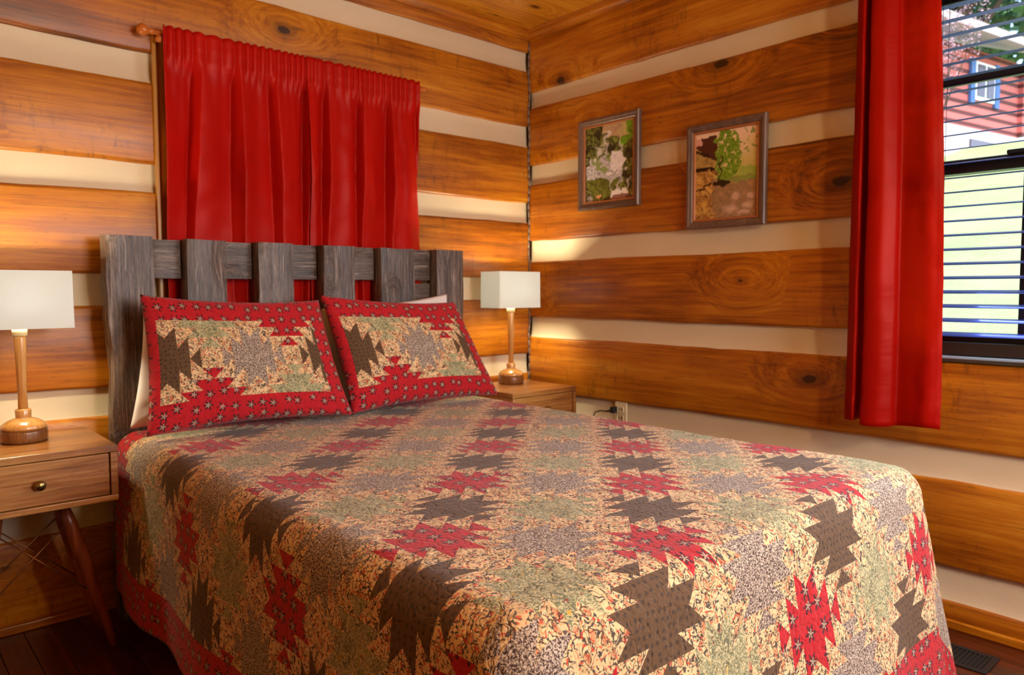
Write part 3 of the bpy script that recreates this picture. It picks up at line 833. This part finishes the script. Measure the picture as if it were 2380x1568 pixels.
place_pillow('pillow_sham', .70, .46, .15, M['sham'], (-1.325, -.45, .672), (-.585, -.43, .672), (-1.37, -.30, 1.115), (-.73, -.30, 1.08), 'right of the two red-bordered patchwork pillow shams on the bed', 'pillow', 23, pinch=.09)

# ------------------------------------------------------------------ nightstands
def make_nightstand():
    # local: x -.205..205, y front -.20 .. back .20, top z=.67
    r = empty('nightstand', (-2.325, -.245, 0))
    w, d, zb, zt = .205, .20, .50, .67
    bm = BM()
    box(bm, -w, w, -d, d, zt-.022, zt, .003); box(bm, -w, w, -d, d, zb, zb+.018, .003)
    box(bm, -w, -w+.02, -d, d, zb+.0185, zt-.0225, .002); box(bm, w-.02, w, -d, d, zb+.0185, zt-.0225, .002)
    box(bm, -w+.0205, w-.0205, d-.012, d, zb+.0185, zt-.0225)
    obj('case', bm, M['nsX'], r)
    bm = BM(); box(bm, -w+.023, w-.023, -d+.003, -d+.021, zb+.0205, zt-.0245, .003); box(bm, -w+.035, w-.035, -d+.022, d-.03, zb+.03, zt-.05)
    dr = obj('drawer', bm, M['nsX'], r)
    bm = BM(); lathe(bm, [(.001, .004), (.006, .004), (.006, -.008), (.0135, -.012), (.015, -.02), (.012, -.027), (.001, -.028)], 'Y', (0, -d+.003, (zb+zt)/2-.003), 24)
    obj('knob', bm, M['brass'], dr, True)
    tops = []
    for sx in (-1, 1):
        for sy in (-1, 1):
            a = Vector((sx*.085, sy*.055, zb-.03)); b = Vector((sx*.205, sy*.085+(0), .006))
            bm = BM(); n = 16; dirv = (b-a).normalized(); A_ = dirv.orthogonal().normalized(); B_ = dirv.cross(A_)
            rings = []
            for q, rad in ((0, .006), (.01, .015), (.12, .020), (.35, .021), (.7, .0165), (1, .0125)):
                c = a+(b-a)*q; rings.append([bm.verts.new(c+(A_*math.cos(2*PI*i/n)+B_*math.sin(2*PI*i/n))*rad) for i in range(n)])
            for P, Q in zip(rings, rings[1:]):
                for i in range(n): bm.faces.new((P[i], P[(i+1) % n], Q[(i+1) % n], Q[i]))
            bm.faces.new(rings[0]); bm.faces.new(rings[-1][::-1]); obj('leg', bm, M['nsZ'], r, True)
            tops.append((a, b))
    bm = BM(); box(bm, -.12, .12, -.075, -.045, zb-.022, zb-.0005, .002); box(bm, -.12, .12, .045, .075, zb-.022, zb-.0005, .002); box(bm, -.02, .02, -.045, .045, zb-.018, zb-.0005, .002)
    obj('bracket', bm, M['black'], r)
    for s in ((0, 2), (2, 0), (1, 3), (3, 1)):
        p = tops[s[0]]; q = tops[s[1]]
        p0 = p[0]+(p[1]-p[0])*.10; q0 = q[0]+(q[1]-q[0])*.62
        bm = BM(); tube(bm, p0, q0, .0024, n=8); obj('brace_wire', bm, M['wire'], r, True)
    return r
ns = make_nightstand(); tag(ns, 'wooden nightstand with splayed legs left of the bed', 'nightstand')
ns2 = copy_tree(ns); ns2.location = (-.312, -.245, 0); tag(ns2, 'wooden nightstand in the corner right of the bed', 'nightstand')

# ------------------------------------------------------------------ table lamps
def make_lamp(loc, zs0, label):
    r = empty('table_lamp', loc, label, 'lamp')    # origin on the nightstand top
    bm = BM(); lathe(bm, [(.060, 0.0005), (.063, .006), (.064, .030), (.062, .040), (.055, .041)], n=40); ba = obj('foot', bm, M['lampbark'], r, True)
    bm = BM(); lathe(bm, [(.0605, .0405), (.062, .046), (.056, .056), (.042, .066), (.026, .072), (.021, .074), (.021, .076), (.022, .096), (.020, .100), (.014, .101)], n=40); obj('base', bm, M['lampwood'], r, True)
    h = zs0-loc[2]
    bm = BM(); lathe(bm, [(.0135, .1012), (.0125, .16), (.0145, .24), (.0165, h-.030), (.016, h-.024)], n=28); obj('stem', bm, M['lampwood'], r, True)
    bm = BM(); lathe(bm, [(.0165, h-.0238), (.0205, h-.022), (.0205, h-.002), (.017, h), (.010, h+.002), (.010, h+.05)], n=28); obj('neck', bm, M['lamppale'], r, True)
    hx, hy, hh = .139, .075, .176
    bm = BM(); o_, i_ = [], []
    def ring(ax, ay, z, rr=.006):
        pts = []
        for cx, cy, a0 in ((ax-rr, ay-rr, 0), (-ax+rr, ay-rr, 90), (-ax+rr, -ay+rr, 180), (ax-rr, -ay+rr, 270)):
            for q in range(5):
                t = math.radians(a0+q*22.5); pts.append(bm.verts.new((cx+rr*math.cos(t), cy+rr*math.sin(t), z)))
        return pts
    rs = [ring(hx*.975, hy*.975, h), ring(hx*.965, hy*.965, h+hh), ring(hx*.965-.002, hy*.965-.002, h+hh), ring(hx*.975-.002, hy*.975-.002, h)]
    for z_ in range(4):
        A, B = rs[z_], rs[(z_+1) % 4]
        for i in range(20): bm.faces.new((A[i], A[(i+1) % 20], B[(i+1) % 20], B[i]))
    sh = obj('lamp_shade', bm, M['shade'], r); autosmooth(sh, 60)
    bm = BM(); tube(bm, (-hx*.96, 0, h+.045), (hx*.96, 0, h+.045), .0015, n=6); tube(bm, (0, -hy*.96, h+.045), (0, hy*.96, h+.045), .0015, n=6); obj('spider', bm, M['black'], r)
    bm = BM(); bmesh.ops.create_uvsphere(bm, u_segments=20, v_segments=12, radius=.026, matrix=Matrix.Translation((0, 0, h+.10))); tube(bm, (0, 0, h+.05), (0, 0, h+.08), .013); obj('bulb', bm, M['bulb'], r, True)
    L = light('bulb_light', 'POINT', (0, 0, h+.10), 42, (1, .84, .56), .03, parent=r)
    return r
make_lamp((-2.32, -.20, .67), 1.018, 'turned wood table lamp with white rectangular shade on the left nightstand')
make_lamp((-.265, -.15, .67), 1.045, 'turned wood table lamp with white rectangular shade on the corner nightstand')

# ------------------------------------------------------------------ pictures
def picture(y0, y1, z0, z1, paint, nx, nz, label, name='framed_picture'):
    """on wall x=0; y0>y1 (left to right as seen)"""
    r = empty(name, (-.002, (y0+y1)/2, (z0+z1)/2), label, 'picture')
    fw = .037; d = .026
    def ringmesh(offs, mat, nm):
        bm = BM(); rows = []
        for (ins, dep) in offs:
            rows.append([bm.verts.new((-dep, y, z)) for y, z in ((y0-ins, z0+ins), (y1+ins, z0+ins), (y1+ins, z1-ins), (y0-ins, z1-ins))])
        for A, B in zip(rows, rows[1:]):
            for i in range(4): bm.faces.new((A[i], A[(i+1) % 4], B[(i+1) % 4], B[i]))
        return fit(obj(nm, bm, mat), r)
    ringmesh([(0.0, .003), (0.0, .020), (.004, .026), (.012, .027), (.018, .023), (.026, .020), (.030, .016)], M['frame'], 'frame')
    ringmesh([(.030, .016), (.031, .018), (.037, .018), (.040, .010)], M['liner'], 'liner')
    i = .038
    bm = BM(); cl_ = bm.loops.layers.color.new('paint')
    G = [[bm.verts.new((-.0095, y0-i+(y1+2*i-y0)*a/nx, z0+i+(z1-z0-2*i)*b/nz)) for b in range(nz+1)] for a in range(nx+1)]
    for a in range(nx):
        for b in range(nz):
            f = bm.faces.new((G[a][b], G[a+1][b], G[a+1][b+1], G[a][b+1]))
            for l, (da, db) in zip(f.loops, ((0, 0), (1, 0), (1, 1), (0, 1))):
                c = paint((a+da)/nx, (b+db)/nz); l[cl_] = (*[min(1, max(0, q/255*1.14)) for q in c], 1)
    fit(obj('print', bm, M['print']), r)
    bm = BM(); box(bm, -.005, -.0025, y1+.01, y0-.01, z0+.01, z1-.01); fit(obj('backing', bm, M['black']), r)
    return r
M['frame'] = wood('brown_picture_frame', 2, [srgb(60, 42, 34), srgb(98, 76, 64), srgb(122, 98, 84), srgb(150, 126, 108)], .35, knots=False, seed=61, scale=2, island=False, spec=.7)
M['liner'] = plain('copper_liner', srgb(176, 110, 62), .3)
k = NT('photo_print', .35, .5); a_ = k.n('ShaderNodeVertexColor'); a_.layer_name = 'paint'; k.base(k.o(a_)); M['print'] = k.m
def nz(x, y, s=0.0): return noise.noise(Vector((x, y, s)))*.5+.5
def lerp(a, b, t): t = max(0, min(1, t)); return tuple(a[i]*(1-t)+b[i]*t for i in range(3))
def fall(u, v):
    u += (nz(u*11, v*13, 20)-.5)*.16; v += (nz(u*11, v*13, 21)-.5)*.12
    n1 = nz(u*6, v*8, 1); n2 = nz(u*16, v*20, 2); n3 = nz(u*34, v*44, 3)
    c = lerp((46, 40, 22), (112, 124, 44), n2*1.5-.3)
    if n3 > .60: c = lerp(c, (160, 178, 84), .6)
    if n1 < .38: c = lerp(c, (26, 20, 18), .6)
    if u > .72 and v > .72: c = lerp(c, (120, 196, 30), .75*nz(u*9, v*9, 5)+.2)
    if v > .93-.18*u and v > .80 and .35 < u < .85: c = lerp(c, (214, 178, 150), .7)
    # falling water ribbons
    def rib(u0, w, va, vb, dr=0.0):
        if va < v < vb:
            x = abs(u-(u0+dr*(v-va)+.02*math.sin(v*30)))
            return max(0, 1-x/w)*(.55+.6*nz(u*40, v*14, 7))
        return 0
    a = max(rib(.42, .07, .62, .92, .1), rib(.30, .10, .60, .74), rib(.72, .05, .55, .76, .04), rib(.15, .13, .48, .58), rib(.46, .04, .5, .64, .1), rib(.55, .035, .08, .30), rib(.71, .04, .08, .36, .1), rib(.9, .035, .12, .28, -.12), rib(.08, .05, .0, .20, .3))
    if a > 0: c = lerp(c, (222, 220, 232), a)
    # broad wet rock
    rock = (u-.42)**2/.16+(v-.40)**2/.032
    if rock < 1: c = lerp(lerp((112, 112, 116), (226, 224, 230), n3*1.4-.15), (118, 142, 62), .75 if n1 > .60 else 0)
    r2 = (u-.66)**2/.02+(v-.50)**2/.020
    if r2 < 1: c = lerp((180, 178, 186), (240, 240, 246), n3*1.2)
    if (u-.30)**2/.05+(v-.16)**2/.022 < 1: c = lerp((58, 62, 26), (120, 130, 50), n2*1.5-.2)
    if (u-.72)**2/.03+(v-.06)**2/.006 < 1: c = (226, 224, 222)
    if abs(u-.25-(.08-v)*1.2) < .035 and .02 < v < .10: c = (210, 150, 100)
    if v < .05 and u > .5: c = lerp(c, (110, 60, 40), .7)
    return c
def cabin(u, v):
    uo, vo = u, v; u += (nz(u*12, v*14, 30)-.5)*.10; v += (nz(u*12, v*14, 31)-.5)*.06
    n1 = nz(u*7, v*9, 11); n2 = nz(u*18, v*24, 12); n3 = nz(u*40, v*50, 13)
    if v > .46: c = lerp((176, 170, 84), (226, 196, 168), (v-.55)*2.2+n1*.6-.2)
    else: c = lerp((118, 98, 62), (166, 128, 92), n2*1.3-.1)
    if v > .40 and u > .4 and v < .56: c = lerp(c, (122, 162, 54), n1)
    tree = (u-.50)**2/.055+(v-.72)**2/.085
    if tree < 1.1 and n2+.45*n3 > .60: c = lerp((60, 92, 16), (146, 184, 50), n3)
    if u > .75 and v > .70 and n2 > .62: c = lerp(c, (120, 140, 60), .8)
    if abs(u-.41-.1*(v-.5)) < .02 and .42 < v < .72: c = (62, 60, 20)
    if (u-.42)**2/.02+(v-.40)**2/.0012 < 1: c = (40, 32, 14)
    if v < .30:
        for (cx, cy, rx, ry) in ((.66, .24, .10, .06), (.58, .10, .16, .055), (.85, .13, .12, .05), (.90, .22, .08, .05), (.78, .05, .15, .04)):
            q = (u-cx)**2/rx**2+(v-cy)**2/ry**2
            if q < 1: c = lerp((204, 172, 146), (136, 108, 84), q*.8+n3*.3)
    edge = .36-.05*(v < .5)+.02*math.sin(v*40)
    if u < edge-.02 and v < .95:      # log wall of the cabin
        if v > .60:
            c = lerp((120, 92, 40), (176, 150, 84), n2*1.4) if v < .84-.0*u else (70, 38, 24)
            if abs(v-.80+u*.35) < .02: c = (36, 20, 12)
            if v > .84-u*.5: c = lerp((84, 44, 28), (60, 30, 20), n2)
            if u < .10 and v > .86: c = (206, 160, 140)
        elif v > .565: c = (34, 20, 14)
        else:
            c = lerp((128, 84, 40), (206, 168, 84), nz(u*10, v*14+u*12, 15)*1.4-.1)
            if abs(v-.32-u*.35) < .012: c = (48, 26, 14)
            if n3 > .68: c = (96, 58, 28)
    return c
picture(-.372, -.745, 1.515, 1.943, fall, 84, 104, 'framed photo of a small waterfall over rocks, nearer the corner')
picture(-1.002, -1.368, 1.386, 1.818, cabin, 84, 110, 'framed photo of a log cabin wall and leafy tree, nearer the window')

# ------------------------------------------------------------------ outlet, plug, vent
ol = empty('wall_outlet', (.018, -.622, .545), 'cream wall outlet plate in the plaster strip beside the bed', 'outlet')
bm = BM(); box(bm, .006, .014, -.662, -.592, .487, .602, .003); fit(obj('cover_plate', bm, M['plate']), ol)
for zz in (.524, .565):
    bm = BM(); box(bm, .0045, .0058, -.645, -.609, zz-.013, zz+.013, .004); rc = fit(obj('receptacle', bm, M['plate']), ol)
    bm = BM(); box(bm, .0035, .0043, -.636, -.633, zz-.005, zz+.006); box(bm, .0035, .0043, -.621, -.618, zz-.005, zz+.006); s_ = obj('slot', bm, M['slotdark'], rc)
pl = empty('power_cord', (0, -.60, .56), 'black plug and cord leading from the outlet to the corner nightstand', 'cord')
bm = BM(); box(bm, -.030, .0030, -.612, -.588, .548, .578, .005); tube(bm, (-.02, -.59, .56), (-.025, -.565, .553), .006, .004); fit(obj('plug', bm, M['cord']), pl)
bm = BM(); path_tube(bm, [(-.025, -.565, .553), (-.024, -.53, .552), (-.022, -.49, .54), (-.02, -.46, .48), (-.018, -.42, .3), (-.02, -.3, .1), (-.03, -.2, .04)], .003); fit(obj('cable', bm, M['cord'], smooth=True), pl)
vent = empty('floor_vent', (-.2, -2.08, 0), 'black slotted floor register between bed foot and window wall', 'vent')
bm = BM(); frame_rect(bm, .0, .0, 0, 0, 0, 0, 0) if False else None
X0, X1, Y0, Y1 = -.27, -.13, -2.243, -1.94
box(bm, X0, X1, Y0, Y0+.018, .0008, .005, .001); box(bm, X0, X1, Y1-.018, Y1, .0008, .005, .001); box(bm, X0, X0+.018, Y0+.018, Y1-.018, .0008, .005, .001); box(bm, X1-.018, X1, Y0+.018, Y1-.018, .0008, .005, .001)
fr_ = fit(obj('vent_frame', bm, M['vent']), vent)
for i in range(22):
    yy = Y0+.024+i*(Y1-Y0-.048)/21
    bm = BM(); box(bm, X0+.0185, X1-.0185, yy-.003, yy+.003, .001, .004); fit(obj('louver', bm, M['vent']), vent)
bm = BM(); box(bm, X0+.018, X1-.018, Y0+.018, Y1-.018, .0003, .0009); fit(obj('vent_back', bm, M['slotdark']), vent)

# ------------------------------------------------------------------ outdoors
k = NT('lawn', .9, .1); v = k.coord()
k.base(k.mix(k.noise(v, 1.2, 5, .7), srgb(150, 176, 112), srgb(206, 220, 160))); k.bump(k.noise(v, 30, 4, .7), .8, .05); M['lawn'] = k.m
def ground_z(x, y): return -.4+max(0, x-2.0)*.354+.12*noise.noise(Vector((x*.2, y*.2, 0)))
bm = BM(); n = 50; G = []
for i in range(n+1):
    G.append([bm.verts.new((.4+i*44/n, -20+j*60/n, min(ground_z(.4+i*44/n, -20+j*60/n), 4.05))) for j in range(n+1)])
for i in range(n):
    for j in range(n): bm.faces.new((G[i][j], G[i+1][j], G[i+1][j+1], G[i][j+1]))
lw = struct('ground', bm, M['lawn'], smooth=True)
house = empty('neighbor_house', (14.0, 2.628, 3.75), 'red log cabin house on the hill outside the right window', 'house', rz=math.atan2(-.16964, .98551))
k = NT('red_logs', .7); v = k.coord(); zl = k.sep(v)[2]
k.base(k.mix(k.step(k.m_('SINE', k.mul(zl, 30.0)), -.75, .1), srgb(92, 40, 40), srgb(196, 104, 100))); M['redlog'] = k.m
M['stone'] = plain('pale_stone', srgb(206, 196, 200), .8); M['roof'] = plain('pale_roof', srgb(176, 160, 160), .7); M['blue'] = plain('blue_shutter', srgb(70, 110, 176), .5); M['whitep'] = plain('white_paint', srgb(230, 230, 240), .5)
M['hglass'] = plain('house_glass', srgb(96, 84, 100), .2)
# local frame: x along the front wall, y into the house, z up from the hill
bm = BM(); box(bm, -4.5, 2.9, 0, .25, .70, 2.32); box(bm, 2.65, 2.9, .25, 6, .70, 2.32); box(bm, 2.84, 3.05, -.1, .15, .75, 2.3); obj('wall', bm, M['redlog'], house)
bm = BM(); box(bm, -4.5, 2.95, -.05, 6, -.4, .695); obj('foundation', bm, M['stone'], house)
bm = BM(); box(bm, .75, 2.3, -.09, -.055, -.1, .47); obj('garage_door', bm, M['hglass'], house)
bm = BM()
vs2 = [bm.verts.new(p) for p in ((-5, -.7, 2.30), (3.3, -.7, 2.30), (3.3, 3.2, 4.0), (-5, 3.2, 4.0), (-5, -.7, 2.46), (3.3, -.7, 2.46), (3.3, 3.2, 4.16), (-5, 3.2, 4.16))]
for q in ((0, 1, 2, 3), (4, 7, 6, 5), (0, 4, 5, 1), (1, 5, 6, 2), (2, 6, 7, 3), (3, 7, 4, 0)): bm.faces.new([vs2[i] for i in q])
obj('roof', bm, M['roof'], house)
bm = BM(); box(bm, .93, 1.72, -.05, -.005, 1.30, 2.08); hw = obj('window', bm, M['whitep'], house)
bm = BM(); box(bm, 1.0, 1.28, -.07, -.055, 1.38, 2.02); box(bm, 1.38, 1.65, -.07, -.055, 1.38, 2.02); obj('pane', bm, M['hglass'], hw)
for a in (.74, 1.74):
    bm = BM(); box(bm, a, a+.17, -.06, -.005, 1.22, 2.12); obj('shutter', bm, M['blue'], house)
k = NT('leaves', .7, .2); v = k.coord(); k.base(k.mix(k.noise(v, 3, 4, .7), srgb(70, 108, 66), srgb(150, 186, 130)))
k.b.inputs['Sheen Weight'].default_value = 0; M['leaf'] = k.m
M['trunk'] = plain('tree_bark', srgb(84, 66, 56), .9); M['bud'] = plain('pinkish_buds', srgb(196, 160, 168), .9)
def tree(loc, h, rad, label, mat, name='tree', n=1500, ls=.35, seed=0, loose=1.0):
    r = empty(name, loc, label, 'tree'); rd = random.Random(seed)
    bm = BM(); tube(bm, (0, 0, -.3), (0, 0, h*.55), rad*.09, rad*.04, 10)
    for q in range(7):
        a = q*2.4; tube(bm, (0, 0, h*(.3+.03*q)), (rad*.6*math.cos(a), rad*.6*math.sin(a), h*(.55+.05*q)), rad*.03, rad*.01, 6)
    obj('trunk', bm, M['trunk'], r)
    bm = BM(); lobes = [(rd.gauss(0, .4)*rad, rd.gauss(0, .4)*rad, h*(.45+.5*rd.random()), rad*rd.uniform(.3, .55)) for _ in range(16)]
    for _ in range(n):
        lx, ly, lz, lr = rd.choice(lobes); d = Vector((rd.gauss(0, 1), rd.gauss(0, 1), rd.gauss(0, 1))).normalized()*lr*(.75+.3*rd.random())*loose
        c = Vector((lx, ly, lz))+d; a = Vector((rd.gauss(0, 1), rd.gauss(0, 1), rd.gauss(0, 1))).normalized()*ls*rd.uniform(.5, 1); b = a.orthogonal().normalized()*ls*.5
        vv = [bm.verts.new(c+q) for q in (-a*.5, b*.5, a*.5, -b*.5)]; bm.faces.new(vv)
    obj('foliage', bm, mat, r); return r
tree((24, 5.6, 3.9), 12.5, 3.9, 'broad green tree directly behind the red cabin roof', M['leaf'], n=7000, ls=.7, seed=1)
tree((25, -3.2, 3.9), 12, 3.6, 'broad green tree right of the red cabin', M['leaf'], n=4500, ls=.75, seed=2)
tree((33, 1.5, 3.9), 17, 3.9, 'tall green tree furthest away on the hill beyond the cabin', M['leaf'], n=5000, ls=.9, seed=3)
tree((35, 11, 3.9), 16, 4.2, 'tall green tree on the hill left of the cabin roof', M['leaf'], n=4500, ls=.9, seed=5)
tree((11.0, 1.75, 2.75), 3.4, .6, 'bare pinkish budding small tree in front of the red cabin', M['bud'], name='budding_tree', n=2200, ls=.05, seed=4, loose=1.2)
